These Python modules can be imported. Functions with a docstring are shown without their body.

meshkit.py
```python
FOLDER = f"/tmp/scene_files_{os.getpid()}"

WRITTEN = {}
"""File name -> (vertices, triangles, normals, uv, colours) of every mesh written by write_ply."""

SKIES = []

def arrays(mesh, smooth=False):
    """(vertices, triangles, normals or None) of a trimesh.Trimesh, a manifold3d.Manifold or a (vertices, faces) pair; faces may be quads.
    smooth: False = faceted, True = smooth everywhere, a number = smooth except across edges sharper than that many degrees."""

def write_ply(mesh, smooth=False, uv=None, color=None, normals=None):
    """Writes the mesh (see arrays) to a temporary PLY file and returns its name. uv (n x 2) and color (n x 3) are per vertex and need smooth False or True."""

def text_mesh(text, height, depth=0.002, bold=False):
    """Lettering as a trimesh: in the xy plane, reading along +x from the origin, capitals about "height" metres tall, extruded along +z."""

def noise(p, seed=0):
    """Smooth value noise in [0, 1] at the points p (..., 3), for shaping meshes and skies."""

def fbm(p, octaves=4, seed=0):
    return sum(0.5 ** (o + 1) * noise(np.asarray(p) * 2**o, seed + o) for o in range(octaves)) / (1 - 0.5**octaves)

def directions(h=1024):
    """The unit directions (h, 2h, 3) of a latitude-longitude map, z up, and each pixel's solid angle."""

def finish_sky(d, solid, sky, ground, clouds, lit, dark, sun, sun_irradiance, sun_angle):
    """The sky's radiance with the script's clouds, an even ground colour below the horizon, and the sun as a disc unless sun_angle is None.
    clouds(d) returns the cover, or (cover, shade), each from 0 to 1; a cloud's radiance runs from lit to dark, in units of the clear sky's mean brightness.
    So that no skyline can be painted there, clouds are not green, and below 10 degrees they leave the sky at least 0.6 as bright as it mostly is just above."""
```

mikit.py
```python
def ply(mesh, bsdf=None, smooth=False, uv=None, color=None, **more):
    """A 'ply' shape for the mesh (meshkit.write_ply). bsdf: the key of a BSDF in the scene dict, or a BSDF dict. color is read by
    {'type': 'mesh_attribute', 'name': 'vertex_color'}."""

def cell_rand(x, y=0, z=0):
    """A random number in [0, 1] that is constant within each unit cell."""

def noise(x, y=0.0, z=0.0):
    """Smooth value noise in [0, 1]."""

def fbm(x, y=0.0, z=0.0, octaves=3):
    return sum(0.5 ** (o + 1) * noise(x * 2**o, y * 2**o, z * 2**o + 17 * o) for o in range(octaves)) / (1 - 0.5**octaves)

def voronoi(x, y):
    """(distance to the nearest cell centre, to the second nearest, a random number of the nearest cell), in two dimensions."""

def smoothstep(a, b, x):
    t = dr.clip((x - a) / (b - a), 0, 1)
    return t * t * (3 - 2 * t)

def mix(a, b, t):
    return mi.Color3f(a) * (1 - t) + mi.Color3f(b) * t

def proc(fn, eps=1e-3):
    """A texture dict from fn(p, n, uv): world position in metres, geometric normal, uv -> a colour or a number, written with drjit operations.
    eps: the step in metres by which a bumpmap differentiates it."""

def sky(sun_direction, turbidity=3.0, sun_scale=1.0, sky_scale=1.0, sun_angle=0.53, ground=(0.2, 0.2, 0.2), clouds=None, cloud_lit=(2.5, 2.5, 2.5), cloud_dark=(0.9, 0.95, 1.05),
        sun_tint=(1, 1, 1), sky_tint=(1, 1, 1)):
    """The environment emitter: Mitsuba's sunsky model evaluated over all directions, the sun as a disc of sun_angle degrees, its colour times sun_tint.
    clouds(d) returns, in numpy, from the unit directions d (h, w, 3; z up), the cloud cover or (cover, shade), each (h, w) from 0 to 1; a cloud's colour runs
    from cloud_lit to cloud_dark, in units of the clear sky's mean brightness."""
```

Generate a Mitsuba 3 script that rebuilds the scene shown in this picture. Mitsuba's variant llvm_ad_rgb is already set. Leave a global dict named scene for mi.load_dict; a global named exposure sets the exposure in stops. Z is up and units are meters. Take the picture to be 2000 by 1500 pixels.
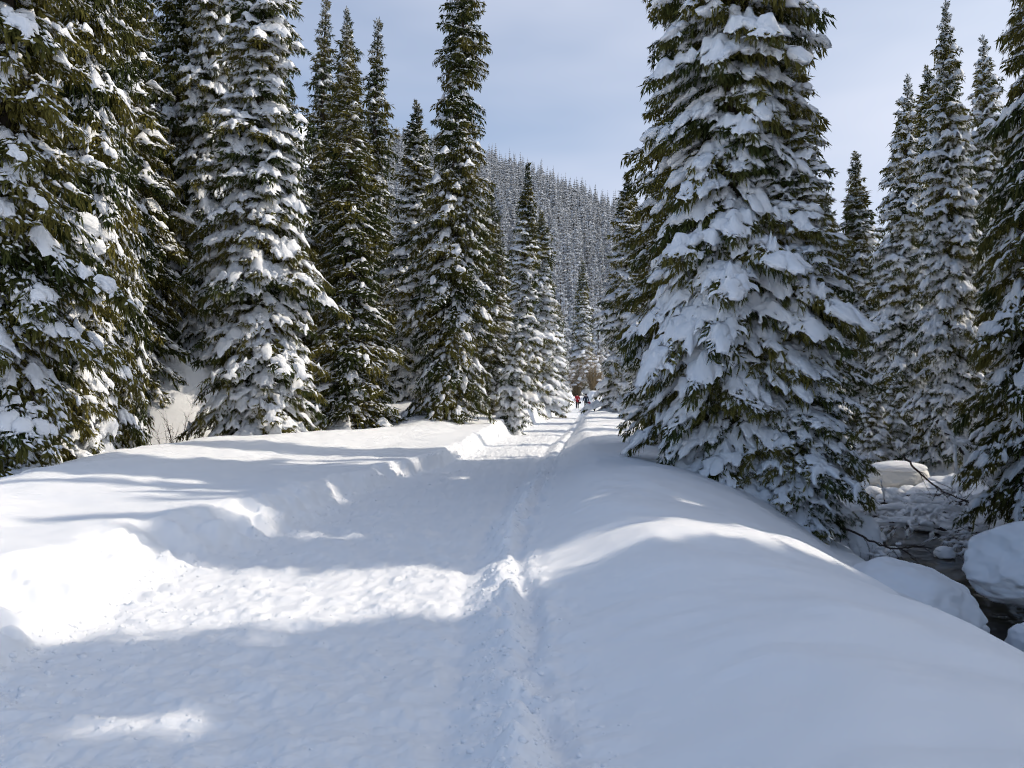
import math, random
import numpy as np, trimesh, manifold3d
import mitsuba as mi, drjit as dr
import mikit, meshkit
from mikit import proc, fbm, noise, smoothstep, mix

T = mi.ScalarTransform4f
scene, labels = {}, {}

# ------------------------------------------------------------------ camera, sky, exposure
EYE = 1.6
PITCH = 0.81
scene['camera'] = {'type': 'perspective', 'fov': 65.45, 'fov_axis': 'x', 'near_clip': 0.05, 'far_clip': 6000.0,
                   'to_world': T().look_at(origin=[0, 0, EYE], target=[0, 1, EYE + math.tan(math.radians(PITCH))], up=[0, 0, 1])}
SUN_AZ, SUN_EL = 78.0, 42.0        # degrees right of the view, degrees above the horizon
SUN = [math.sin(math.radians(SUN_AZ)) * math.cos(math.radians(SUN_EL)), math.cos(math.radians(SUN_AZ)) * math.cos(math.radians(SUN_EL)), math.sin(math.radians(SUN_EL))]


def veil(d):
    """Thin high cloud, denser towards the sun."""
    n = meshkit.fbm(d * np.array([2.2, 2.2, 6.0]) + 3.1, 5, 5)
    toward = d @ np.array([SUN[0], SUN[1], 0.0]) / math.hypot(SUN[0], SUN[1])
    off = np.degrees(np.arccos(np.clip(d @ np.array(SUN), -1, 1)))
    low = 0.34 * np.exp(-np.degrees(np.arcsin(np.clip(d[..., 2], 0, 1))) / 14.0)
    return np.clip(0.29 + low + 0.46 * toward + 1.0 * (n - 0.5), 0.05, 0.95), 1 - np.exp(-(off / 28.0) ** 2)      # cloud glow round the out-of-view sun, added to lift the shaded snow


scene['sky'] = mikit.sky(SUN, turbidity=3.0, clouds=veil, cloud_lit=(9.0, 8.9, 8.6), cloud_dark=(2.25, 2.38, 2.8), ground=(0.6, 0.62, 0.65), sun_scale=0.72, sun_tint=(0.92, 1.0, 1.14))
exposure = 1.58

# ------------------------------------------------------------------ materials


def snow_grain(p, n, uv):
    return 0.016 * fbm(p.x * 30, p.y * 30, p.z * 30, 3) + 0.004 * noise(p.x * 120, p.y * 120, p.z * 120)


def snow_soft(p, n, uv):
    return 0.0022 * fbm(p.x * 30, p.y * 30, p.z * 30, 3)


SNOW = {'type': 'diffuse', 'reflectance': {'type': 'rgb', 'value': [0.90, 0.915, 0.935]}}
scene['snow_trodden'] = {'type': 'twosided', 'bsdf': {'type': 'bumpmap', 'arbitrary': proc(snow_grain, 0.004), 'scale': 1.0, 'bsdf': SNOW}}
scene['snow_smooth'] = {'type': 'twosided', 'bsdf': {'type': 'bumpmap', 'arbitrary': proc(snow_soft, 0.006), 'scale': 1.0, 'bsdf': SNOW}}
scene['snow_tree'] = {'type': 'twosided', 'bsdf': {'type': 'diffuse', 'reflectance': {'type': 'rgb', 'value': [0.89, 0.905, 0.925]}}}


def needle_colour(p, n, uv):
    a = fbm(p.x * 0.9, p.y * 0.9, p.z * 0.9, 3)
    b = noise(p.x * 9, p.y * 9, p.z * 9)
    c = mix((0.046, 0.059, 0.020), (0.140, 0.124, 0.034), smoothstep(0.35, 0.65, a))
    return c * (0.7 + 0.6 * b)


scene['needles'] = {'type': 'twosided', 'bsdf': {'type': 'diffuse', 'reflectance': proc(needle_colour)}}


def frosted_colour(p, n, uv):
    a = noise(p.x * 2.3, p.y * 2.3, p.z * 3.1)
    return mix((0.13, 0.14, 0.125), (0.70, 0.72, 0.75), smoothstep(0.33, 0.58, a))


scene['frosted_needles'] = {'type': 'twosided', 'bsdf': {'type': 'diffuse', 'reflectance': proc(frosted_colour)}}


def bark_colour(p, n, uv):
    a = fbm(p.x * 14, p.y * 14, p.z * 4, 3)
    return mix((0.035, 0.026, 0.02), (0.12, 0.095, 0.075), a)


scene['bark'] = {'type': 'twosided', 'bsdf': {'type': 'diffuse', 'reflectance': proc(bark_colour)}}


def stone_colour(p, n, uv):
    a = fbm(p.x * 3, p.y * 3, p.z * 3, 3)
    return mix((0.035, 0.03, 0.026), (0.13, 0.115, 0.095), a)


scene['stone'] = {'type': 'twosided', 'bsdf': {'type': 'diffuse', 'reflectance': proc(stone_colour)}}

# ------------------------------------------------------------------ helpers


def ss(a, b, x):
    t = np.clip((x - a) / (b - a), 0, 1)
    return t * t * (3 - 2 * t)


def put(key, mesh, bsdf, smooth=True, **tags):
    scene[key] = mikit.ply(mesh, bsdf, smooth)
    if tags:
        labels[key] = dict(tags)
    return key


def put_normals(key, v, f, n, bsdf, **tags):
    scene[key] = {'type': 'ply', 'filename': meshkit.write_ply((v, f), normals=n), 'face_normals': False, 'bsdf': {'type': 'ref', 'id': bsdf}}
    if tags:
        labels[key] = dict(tags)


def numbered(name):
    k, i = name, 0
    while k in labels or k in scene:
        i += 1
        k = f'{name}_{i:03d}'
    return k


# ------------------------------------------------------------------ terrain
YK = [1.5, 3.4, 5.0, 6.0, 7.4, 8.5, 9.65, 12, 14.8, 16.8, 21, 25, 32, 45, 58, 80, 97, 130, 200]
LEFT = [-2.9, -2.9, -2.8, -2.8, -3.0, -2.65, -2.35, -2.3, -2.1, -1.65, -1.15, -0.75, 0.0, 1.4, 3.0, 5.6, 7.3, 10, 16]
RIGHT = [-0.08, -0.10, -0.15, -0.18, -0.2, -0.15, -0.1, 0.12, 0.40, 0.55, 0.98, 1.35, 2.2, 3.6, 4.95, 7.2, 9.2, 12, 18]
CREEK = ([0, 5, 8, 11, 14, 16.5, 20, 25, 35, 60, 120, 200], [5.8, 6.2, 6.6, 7.0, 7.6, 8.4, 9.9, 12.2, 16, 24, 34, 50])
WATER_Z = -1.62


def terrain(X, Y, detail=True):
    P = np.stack([X, Y, np.zeros_like(X)], -1)
    L, R = np.interp(Y, YK, LEFT), np.interp(Y, YK, RIGHT)
    big = meshkit.fbm(P * np.array([0.45, 0.7, 1]), 3, 11) - 0.5
    mid = meshkit.fbm(P * np.array([1.1, 1.6, 1]) + 7, 2, 3) - 0.5
    e1 = meshkit.noise(P * np.array([0.3, 1.5, 1]), 21) - 0.5
    e2 = meshkit.fbm(P * np.array([2.5, 5.5, 1]), 2, 23) - 0.5
    e3 = meshkit.noise(P * 14, 25) - 0.5
    near = 1 - ss(10, 16, Y)
    # left bank
    t = L - X + 0.20 * e1 + 0.22 * e2 + 0.09 * e3
    w = np.interp(Y, [3, 5, 6, 7.5, 9, 13, 17, 30], [1.3, 1.0, 0.85, 0.8, 0.8, 0.45, 0.25, 0.45])
    hb = np.interp(Y, [2, 4, 6, 9, 14, 20, 26, 35, 60, 100], [0.26, 0.36, 0.42, 0.40, 0.33, 0.34, 0.45, 0.8, 0.9, 0.8])
    tc = np.interp(Y, [4, 10, 15, 19, 23, 27, 32], [3.6, 4.0, 5.0, 5.6, 4.3, 2.6, 3.5])
    crest = np.interp(Y, [4, 10, 15, 19, 23, 27, 34, 60], [0.50, 0.52, 0.60, 0.62, 0.55, 0.60, 1.5, 1.3])
    up = ss(0, 1, t / w)
    zl = hb * up + (crest - hb) * ss(0.3, 1.0, t / tc) * up
    drop = np.interp(Y, [4, 20, 26, 34], [0.9, 0.9, 0.8, 0.0])
    zl = zl - drop * ss(0, 3.2, t - tc) * 1.3
    zl = zl + (0.10 * big + 0.05 * mid) * up * ss(0.3, 2.0, t)
    zl = zl + 3.3 * np.exp(-((X + 11.5) / 2.6) ** 2 - ((Y - 27.0) / 2.7) ** 2)
    zl = zl + 0.07 * np.clip(t - 14, 0, 60) + np.clip(t - 40, 0, 400) * 0.10
    # right bank
    tr = X - R - 0.30 + 0.10 * e1 + 0.05 * e2
    rise = np.interp(Y, [3, 8, 14, 25, 45, 70], [0.34, 0.34, 0.32, 0.42, 0.6, 0.7])
    zr = rise * ss(-0.12, np.interp(Y, [5, 15, 30, 60], [1.15, 1.0, 0.55, 0.4]), tr) + 0.08 * ss(-0.04, 0.10, tr)
    brow = np.interp(Y, [3, 6, 9, 14, 20, 30, 60], [1.2, 1.1, 1.0, 1.2, 1.2, 1.2, 0.6])
    fall = np.interp(Y, [3, 6, 9, 14, 20, 40], [0.125, 0.135, 0.125, 0.10, 0.06, 0.05])
    q = np.clip(tr - brow, 0, None)
    zr = zr - np.minimum(fall * q ** 2, 0.34 * q + 0.1)
    zr = np.maximum(zr, -1.25 + 0.1 * big) if True else zr
    zr = zr + (0.26 * big + 0.07 * mid) * ss(0.2, 1.5, tr)
    zr = zr + 0.09 * np.exp(-((Y - 6.6 - 0.35 * X) / 0.6) ** 2) * ss(0.4, 1.4, tr) * (1 - ss(3.5, 5, tr))
    # creek channel
    cx = np.interp(Y, *CREEK)
    half = np.interp(Y, [0, 8, 14, 25, 60], [1.0, 1.0, 1.25, 1.3, 1.5]) + 0.35 * e1 + 0.2 * e2
    dist = np.abs(X - cx) - half
    far_side = ss(0.2, 3.0, X - cx - half) * np.interp(Y, [0, 15, 30], [0.9, 0.7, 0.5]) + 0.02 * np.clip(X - cx - 6, 0, 40) + 0.09 * np.clip(X - cx - 30, 0, 300)
    zr = zr + far_side
    zr = np.where(dist < 0.6, np.minimum(zr, -2.0 + (zr + 2.0) * ss(-0.15, 0.6, dist)), zr)
    # trail
    berm = np.exp(-((X - R - 0.12) / 0.15) ** 2)
    lump = np.clip(meshkit.fbm(P * 6.0, 3, 31) - 0.42, 0, 1)
    zt = 0.02 * e2 + 0.045 * (meshkit.fbm(P * np.array([2.2, 1.6, 1]), 2, 33) - 0.5)
    zt = zt + berm * (0.075 + 0.20 * lump * (0.4 + near))
    zt = zt - 0.035 * np.exp(-((X - R + 0.20) / 0.09) ** 2)
    rough = 1 - np.clip(np.maximum(ss(0.35, 1.1, t / w), ss(0.05, 0.5, tr)), 0, 1)
    lum = sum(amp * np.clip(meshkit.noise(P * fr, sd) - 0.45, 0, 1) for fr, amp, sd in ((5.0, 0.05, 35), (9.0, 0.042, 36), (17.0, 0.032, 37), (30.0, 0.022, 38)))
    zt = zt + rough * (lum + 0.03 * (meshkit.fbm(P * np.array([3.5, 3.0, 1]), 2, 39) - 0.5))
    edge = np.exp(-((t / w - 0.45) / 0.5) ** 2)
    zt = zt + edge * near * 0.32 * np.clip(meshkit.fbm(P * 4.0, 3, 41) - 0.47, 0, 1)
    z = zt + np.where(X < 0.5 * (L + R), zl, zr)
    # the path bends away behind a bank
    z = z + 1.5 * ss(103, 117, Y) * np.exp(-((X - 11.5) / 7.0) ** 2)
    # valley and the hill behind
    ridge = np.interp(X, [-500, -120, -20, 70, 120, 190, 420, 700], [205, 160, 138, 116, 86, 50, 55, 80])
    z = z + ridge * ss(130, 520, Y) * (0.93 + 0.3 * (meshkit.fbm(P * 0.012, 3, 51) - 0.5)) + ss(130, 300, Y) * 0.0
    return z


def axis(dense0, dense1, step, grow, lo, hi, most=40):
    a = list(np.arange(dense0, dense1, step))
    d, x = step, dense1
    up = []
    while x < hi:
        up.append(x); d = min(d * (1 + grow), most); x += d
    d, x, dn = step, dense0, []
    while x > lo:
        d = min(d * (1 + grow), most); x -= d; dn.append(x)
    return np.array(dn[::-1] + a + up)


xs = axis(-4.2, 1.4, 0.022, 0.03, -620, 760)
ys, y = [-60, -35, -20, -10, -5, -2, 0, 0.7, 1.2, 1.6], 1.9
while y < 1000:
    ys.append(y); y += (0.0055 if y < 11 else 0.010 if y < 40 else 0.022) * y
ys = np.array(ys)
GX, GY = np.meshgrid(xs, ys)
GZ = terrain(GX, np.maximum(GY, 1.5) if False else GY)
nx, ny = len(xs), len(ys)
gv = np.stack([GX, GY, GZ], -1).reshape(-1, 3)
idx = np.arange(nx * ny).reshape(ny, nx)
quads = np.stack([idx[:-1, :-1], idx[:-1, 1:], idx[1:, 1:], idx[1:, :-1]], -1).reshape(-1, 4)
gf = np.vstack([quads[:, [0, 1, 2]], quads[:, [0, 2, 3]]])
fn = np.cross(gv[gf[:, 1]] - gv[gf[:, 0]], gv[gf[:, 2]] - gv[gf[:, 0]])
gn = np.zeros_like(gv)
for k in range(3):
    np.add.at(gn, gf[:, k], fn)
gn /= np.linalg.norm(gn, axis=1, keepdims=True)
fc = gv[gf].mean(1)
fl, fr = np.interp(fc[:, 1], YK, LEFT), np.interp(fc[:, 1], YK, RIGHT)
creek_x = np.interp(fc[:, 1], *CREEK)
region = np.where(fc[:, 0] < fl - 0.15, 1, np.where(fc[:, 0] > fr + 0.42, 2, 0))
region[(fc[:, 1] > 135)] = 4
region[(np.abs(fc[:, 0] - creek_x) < 2.2) & (fc[:, 2] < WATER_Z + 0.03) & (fc[:, 1] < 120)] = 3


def ground_piece(key, r, bsdf, label, cat):
    f = gf[region == r]
    u, inv = np.unique(f, return_inverse=True)
    put_normals(key, gv[u], inv.reshape(-1, 3), gn[u], bsdf, label=label, category=cat, kind='structure')


ground_piece('path', 0, 'snow_trodden', 'trodden snow path running from the foreground to the two distant walkers', 'path')
ground_piece('snow_bank', 1, 'snow_smooth', 'smooth snow bank along the left side of the trodden path', 'snow bank')
ground_piece('snow_bank_001', 2, 'snow_smooth', 'smooth rounded snow bank between the path and the dark stream on the right', 'snow bank')
ground_piece('stream_bed', 3, 'stone', 'dark stony bed under the stream water', 'stream bed')
ground_piece('hill', 4, 'snow_smooth', 'snowy hillside behind the valley covered with distant conifers', 'hill')


def ground_z(x, y):
    return float(terrain(np.array([[float(x)]]), np.array([[float(y)]]))[0, 0])


# crumbs of trodden snow on the path, thickest at its edges
cg = np.random.default_rng(77)
ball = trimesh.creation.icosphere(subdivisions=0)
cy = 2.2 * (24 / 2.2) ** cg.uniform(0, 1, 5200)
kind_ = cg.uniform(size=5200)
cl_, cr_ = np.interp(cy, YK, LEFT), np.interp(cy, YK, RIGHT)
cx = np.where(kind_ < 0.42, cl_ + 0.15 + cg.exponential(0.35, 5200) - 0.35, np.where(kind_ < 0.9, cr_ + 0.12 + cg.normal(0, 0.16, 5200), cg.uniform(cl_, cr_)))
cr = 0.005 + 0.006 * cg.exponential(1.0, 5200)
cr = np.minimum(cr, np.where(kind_ < 0.42, 0.045, np.where(kind_ < 0.9, 0.024, 0.012)))
cz = terrain(cx[None], cy[None])[0]
shape_ = ball.vertices[None] * (1 + 0.5 * (cg.uniform(size=(5200, len(ball.vertices), 1)) - 0.5)) * np.stack([cr, cr * cg.uniform(0.7, 1.2, 5200), cr * 0.7], -1)[:, None]
cv = shape_ + np.stack([cx, cy, cz - cr * 0.15], -1)[:, None]
cf = ball.faces[None] + (np.arange(5200) * len(ball.vertices))[:, None, None]
put('snow_crumbs', (cv.reshape(-1, 3), cf.reshape(-1, 3)), 'snow_tree', True, label='small crumbs of trodden snow strewn along the path edges', category='snow crumbs', kind='stuff')

# ------------------------------------------------------------------ conifers
UP = np.array([0, 0, 1.0])


def unit(v):
    return v / np.maximum(np.linalg.norm(v, axis=-1, keepdims=True), 1e-9)


def diamonds(base, d, length, width, rng):
    """Needled twigs: folded narrow diamonds, four corners and two triangles each."""
    n = len(base)
    side = unit(np.cross(d, unit(rng.normal(size=(n, 3)))))
    m = base + d * (length * 0.42)[:, None]
    v = np.stack([base, m + side * (width / 2)[:, None], base + d * length[:, None], m - side * (width / 2)[:, None]], 1)
    i = np.arange(n)[:, None] * 4
    f = np.stack([np.concatenate([i, i + 1, i + 2], 1), np.concatenate([i, i + 2, i + 3], 1)], 1).reshape(-1, 3)
    return v.reshape(-1, 3), f


def ridges(base, d, length, width, height):
    """Snow lying along twigs: little ridged prisms with a closed underside."""
    n = len(base)
    side = unit(np.cross(d, UP) + 1e-6)
    m = base + d * (length * 0.5)[:, None]
    v = np.stack([base, m + side * (width / 2)[:, None], base + d * length[:, None], m - side * (width / 2)[:, None], m + UP * height[:, None]], 1)
    i = np.arange(n)[:, None] * 5
    f = np.stack([np.concatenate([i + a, i + b, i + c], 1) for a, b, c in ((0, 1, 4), (1, 2, 4), (2, 3, 4), (3, 0, 4), (0, 2, 1), (0, 3, 2))], 1).reshape(-1, 3)
    return v.reshape(-1, 3), f


def join(parts):
    vs, fs, at = [], [], 0
    for v, f in parts:
        if len(f):
            vs.append(v); fs.append(f + at); at += len(v)
    return (np.vstack(vs), np.vstack(fs)) if vs else (np.zeros((0, 3)), np.zeros((0, 3), int))


def tube(points, radii, sides=5):
    points, radii = np.asarray(points, float), np.asarray(radii, float)
    t = unit(np.gradient(points, axis=0))
    a = unit(np.cross(t, np.where(np.abs(t[:, 2:]) > 0.9, [[1.0, 0, 0]], [[0, 0, 1.0]])))
    b = np.cross(t, a)
    ang = np.arange(sides) / sides * 2 * np.pi
    ring = points[:, None] + radii[:, None, None] * (np.cos(ang)[None, :, None] * a[:, None] + np.sin(ang)[None, :, None] * b[:, None])
    n, s = len(points), sides
    v = np.vstack([ring.reshape(-1, 3), points[:1], points[-1:]])
    f = []
    for i in range(n - 1):
        for j in range(s):
            p, q = i * s + j, i * s + (j + 1) % s
            f += [[p, q, q + s], [p, q + s, p + s]]
    for j in range(s):
        f += [[n * s, (j + 1) % s, j], [n * s + 1, (n - 1) * s + j, (n - 1) * s + (j + 1) % s]]
    return v, np.array(f)


PILLOW = trimesh.creation.icosphere(subdivisions=1)


class Bough:
    """One bough pointing along +x from the origin: needles, snow pad, twig snow and wood, each (vertices, triangles)."""

    def __init__(self, L, seed, twig, width, step, cell, pad, pad_cover, twig_snow, hang=0.5, pillows=6):
        rng = np.random.default_rng(seed)
        s = np.linspace(0.10, 0.99, max(4, int(L * 0.9 / step)))
        s = s + rng.normal(0, 0.01, s.shape)
        s = np.clip(s, 0.03, 1)

        def ax(s):
            return np.stack([L * s, 0.04 * L * np.sin(5 * s + seed), 0.05 * L * np.sin(np.pi * s) - 0.13 * L * s ** 2], -1)

        B, D, LN, W = [], [], [], []
        sec = []
        for side in (-1, 1):
            prof = 0.40 * L * (s ** 0.45) * np.clip(1.02 - s, 0, 1) ** 0.75 * 1.35 + 0.07
            ln = prof * rng.uniform(0.6, 1.15, s.shape)
            ang = side * np.radians(np.interp(s, [0, 1], [68, 28]) + rng.normal(0, 9, s.shape))
            k = max(2, int(0.34 * L / (step * 1.05)))
            tt = (np.arange(k) + 0.6) / k
            base = ax(s)
            dirs = np.stack([np.cos(ang), np.sin(ang), rng.normal(-0.05, 0.12, s.shape)], -1)
            p = base[:, None] + dirs[:, None] * (ln[:, None] * tt[None])[..., None]
            p[..., 2] -= 0.42 * ln[:, None] * tt[None] ** 2
            keep = (rng.uniform(size=p.shape[:2]) < np.clip(ln / (0.34 * L), 0.4, 1)[:, None])
            sec.append(p[:, -1])
            for rep in range(2):
                sw = rng.choice([-1, 1], size=p.shape[:2]) * np.radians(rng.uniform(15, 60, p.shape[:2]))
                a2 = ang[:, None] + sw
                dn = rng.uniform(0.1, 1.1, p.shape[:2])
                d = unit(np.stack([np.cos(a2), np.sin(a2), -dn], -1))
                kk = keep & (rng.uniform(size=p.shape[:2]) < (1.0 if rep == 0 else 0.55))
                B.append(p[kk] + rng.normal(0, 0.012, (kk.sum(), 3))); D.append(d[kk])
                LN.append(twig * rng.uniform(0.6, 1.25, kk.sum())); W.append(width * rng.uniform(0.7, 1.3, kk.sum()))
        # hanging curtain, tip and underside twigs
        m = int(len(np.vstack(B)) * hang)
        P0 = np.vstack(B)[rng.integers(0, len(np.vstack(B)), m)]
        B.append(P0 + rng.normal(0, 0.02, (m, 3)) - UP * rng.uniform(0, 0.10, m)[:, None])
        D.append(unit(np.stack([rng.normal(0.25, 0.3, m), rng.normal(0, 0.3, m), -np.ones(m)], -1)))
        LN.append(twig * rng.uniform(0.8, 1.7, m)); W.append(width * rng.uniform(0.7, 1.3, m))
        n_up = sum(len(x) for x in B[:-1])
        m = max(8, int(len(s) * 1.6))
        u = rng.uniform(0.3, 1, m)
        B.append(ax(u)); d = unit(np.stack([rng.uniform(0.2, 1, m), rng.normal(0, 0.5, m), rng.uniform(-0.9, 0.25, m)], -1)); D.append(d)
        LN.append(twig * rng.uniform(0.6, 1.2, m)); W.append(width * rng.uniform(0.7, 1.3, m))
        B, D, LN, W = np.vstack(B), np.vstack(D), np.concatenate(LN), np.concatenate(W)
        self.needles = diamonds(B, D, LN, W, rng)
        on = rng.uniform(size=len(B)) < twig_snow * (np.arange(len(B)) < n_up)
        clump = meshkit.noise(B[on] * 5.0 + seed, seed)
        size = np.clip(0.5 + 1.3 * clump, 0.6, 1.7)
        flat = D[on] * np.array([1, 1, 0.6])
        self.twig_snow = ridges(B[on] + UP * 0.014, flat, LN[on] * 0.75 * size, W[on] * 0.95 * size, W[on] * 0.55 * size)
        self.wood = tube(ax(np.linspace(0, 0.92, 5)), np.linspace(0.012 * L + 0.006, 0.004, 5), 4)
        # snow pads, draped over the bough in separate lumps
        gx = np.arange(0.10 * L, 1.06 * L, cell)
        gw = 0.34 * L + 0.08
        gy = np.arange(-gw, gw + cell, cell)
        X, Y = np.meshgrid(gx, gy, indexing='ij')
        X = X + rng.uniform(-0.25, 0.25, X.shape) * cell
        Y = Y + rng.uniform(-0.25, 0.25, X.shape) * cell
        sx = X / L
        prof = 0.38 * (np.clip(sx, 0.01, 2) ** 0.45) * np.clip(1.08 - sx, 0, 1) ** 0.7 * 1.0 * L + 0.05
        N3 = np.stack([X, Y, X * 0 + 3.7 * seed], -1)
        wav = meshkit.fbm(N3 * 7.0, 2, seed) - 0.5
        f = np.clip(1.1 - np.abs(Y) / prof + wav * 1.5, -1, 1) * ss(0.08, 0.2, sx + wav * 0.3) * ss(1.07, 0.93, sx + wav * 0.3)
        patch = meshkit.fbm(N3 * 1.9 / np.clip(L, 0.4, 2.5) ** 0.45, 2, seed + 5)
        heaps = meshkit.fbm(N3 * 4.6 / min(1.0, 0.16 / twig), 2, seed + 9)
        lumps = 0.4 * patch + 0.6 * heaps + 0.15 * wav
        f = np.clip(f, 0, 1) * np.clip((lumps - (0.66 - 0.40 * pad_cover)) / 0.12, 0, 1)
        t = pad * np.sqrt(np.clip(f, 0, 1)) * np.clip(0.8 + 2.4 * (heaps - 0.45) + 0.5 * wav, 0.3, 1.7)
        t[f < 0.02] = 0
        # draw the rim in, so that it is rounded instead of stepping along the grid
        on_ = np.pad((t > 0).astype(float), 1)
        around = sum(on_[1 + i:on_.shape[0] - 1 + i, 1 + j:on_.shape[1] - 1 + j] for i, j in ((1, 0), (-1, 0), (0, 1), (0, -1), (1, 1), (-1, -1), (1, -1), (-1, 1)))
        rim = (t == 0) & (around > 0)
        for G in (X, Y):
            pad_g = np.pad(np.where(t > 0, G, 0.0), 1)
            tot = sum(pad_g[1 + i:pad_g.shape[0] - 1 + i, 1 + j:pad_g.shape[1] - 1 + j] for i, j in ((1, 0), (-1, 0), (0, 1), (0, -1), (1, 1), (-1, -1), (1, -1), (-1, 1)))
            G[rim] += 0.55 * (tot[rim] / around[rim] - G[rim])
        sx = X / L
        zs = 0.05 * L * np.sin(np.pi * sx) - 0.13 * L * sx ** 2 - 0.34 * np.abs(Y) ** 2 / np.maximum(prof, 0.06) + 0.015
        zs = np.maximum(zs, -0.5 * L)
        yc = Y + 0.04 * L * np.sin(5 * sx + seed)
        top = np.stack([X, yc, zs + t], -1).reshape(-1, 3)
        bot = np.stack([X, yc, zs - 0.35 * t], -1).reshape(-1, 3)
        tf = t.reshape(-1)
        a, b = X.shape
        ii = np.arange(a * b).reshape(a, b)
        q = np.stack([ii[:-1, :-1], ii[1:, :-1], ii[1:, 1:], ii[:-1, 1:]], -1).reshape(-1, 4)
        q = q[(tf[q] > 0).any(1)]
        tri = np.vstack([q[:, [0, 1, 2]], q[:, [0, 2, 3]]])
        low = np.where(tf > 0, np.arange(a * b) + a * b, np.arange(a * b))
        ftri = np.vstack([tri, low[tri][:, ::-1]])
        allv = np.vstack([top, bot])
        if len(ftri):
            un, inv = np.unique(ftri, return_inverse=True)
            self.pad = (allv[un], inv.reshape(-1, 3))
        else:
            self.pad = (np.zeros((0, 3)), np.zeros((0, 3), int))
        # pillows: rounded heaps in clusters along the bough
        nc = max(1, int(round(2.2 * L)))
        cs, cv_ = rng.uniform(0.28, 0.98, nc), rng.normal(0, 0.45, nc)
        m = int(round(pillows * L))
        if m:
            own = rng.integers(0, nc, m)
            ps = np.clip(cs[own] + rng.normal(0, 0.16 / max(L, 0.5), m), 0.15, 1.0)
            pw = 0.40 * L * ps ** 0.45 * np.clip(1.08 - ps, 0, 1) ** 0.7 + 0.05
            pv = np.clip(cv_[own] + rng.normal(0, 0.28, m), -0.95, 0.95) * pw
            pz = 0.05 * L * np.sin(np.pi * ps) - 0.13 * L * ps ** 2 - 0.34 * pv ** 2 / np.maximum(pw, 0.06)
            pr = pad * rng.uniform(0.35, 0.85, m) * (0.7 + 0.3 * min(L, 1.5))
            u = PILLOW.vertices[None] * (1 + rng.normal(0, 0.19, (m, len(PILLOW.vertices), 1)))
            dirn = np.arctan2(pv, 0.6 * L * ps + 0.1)
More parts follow.
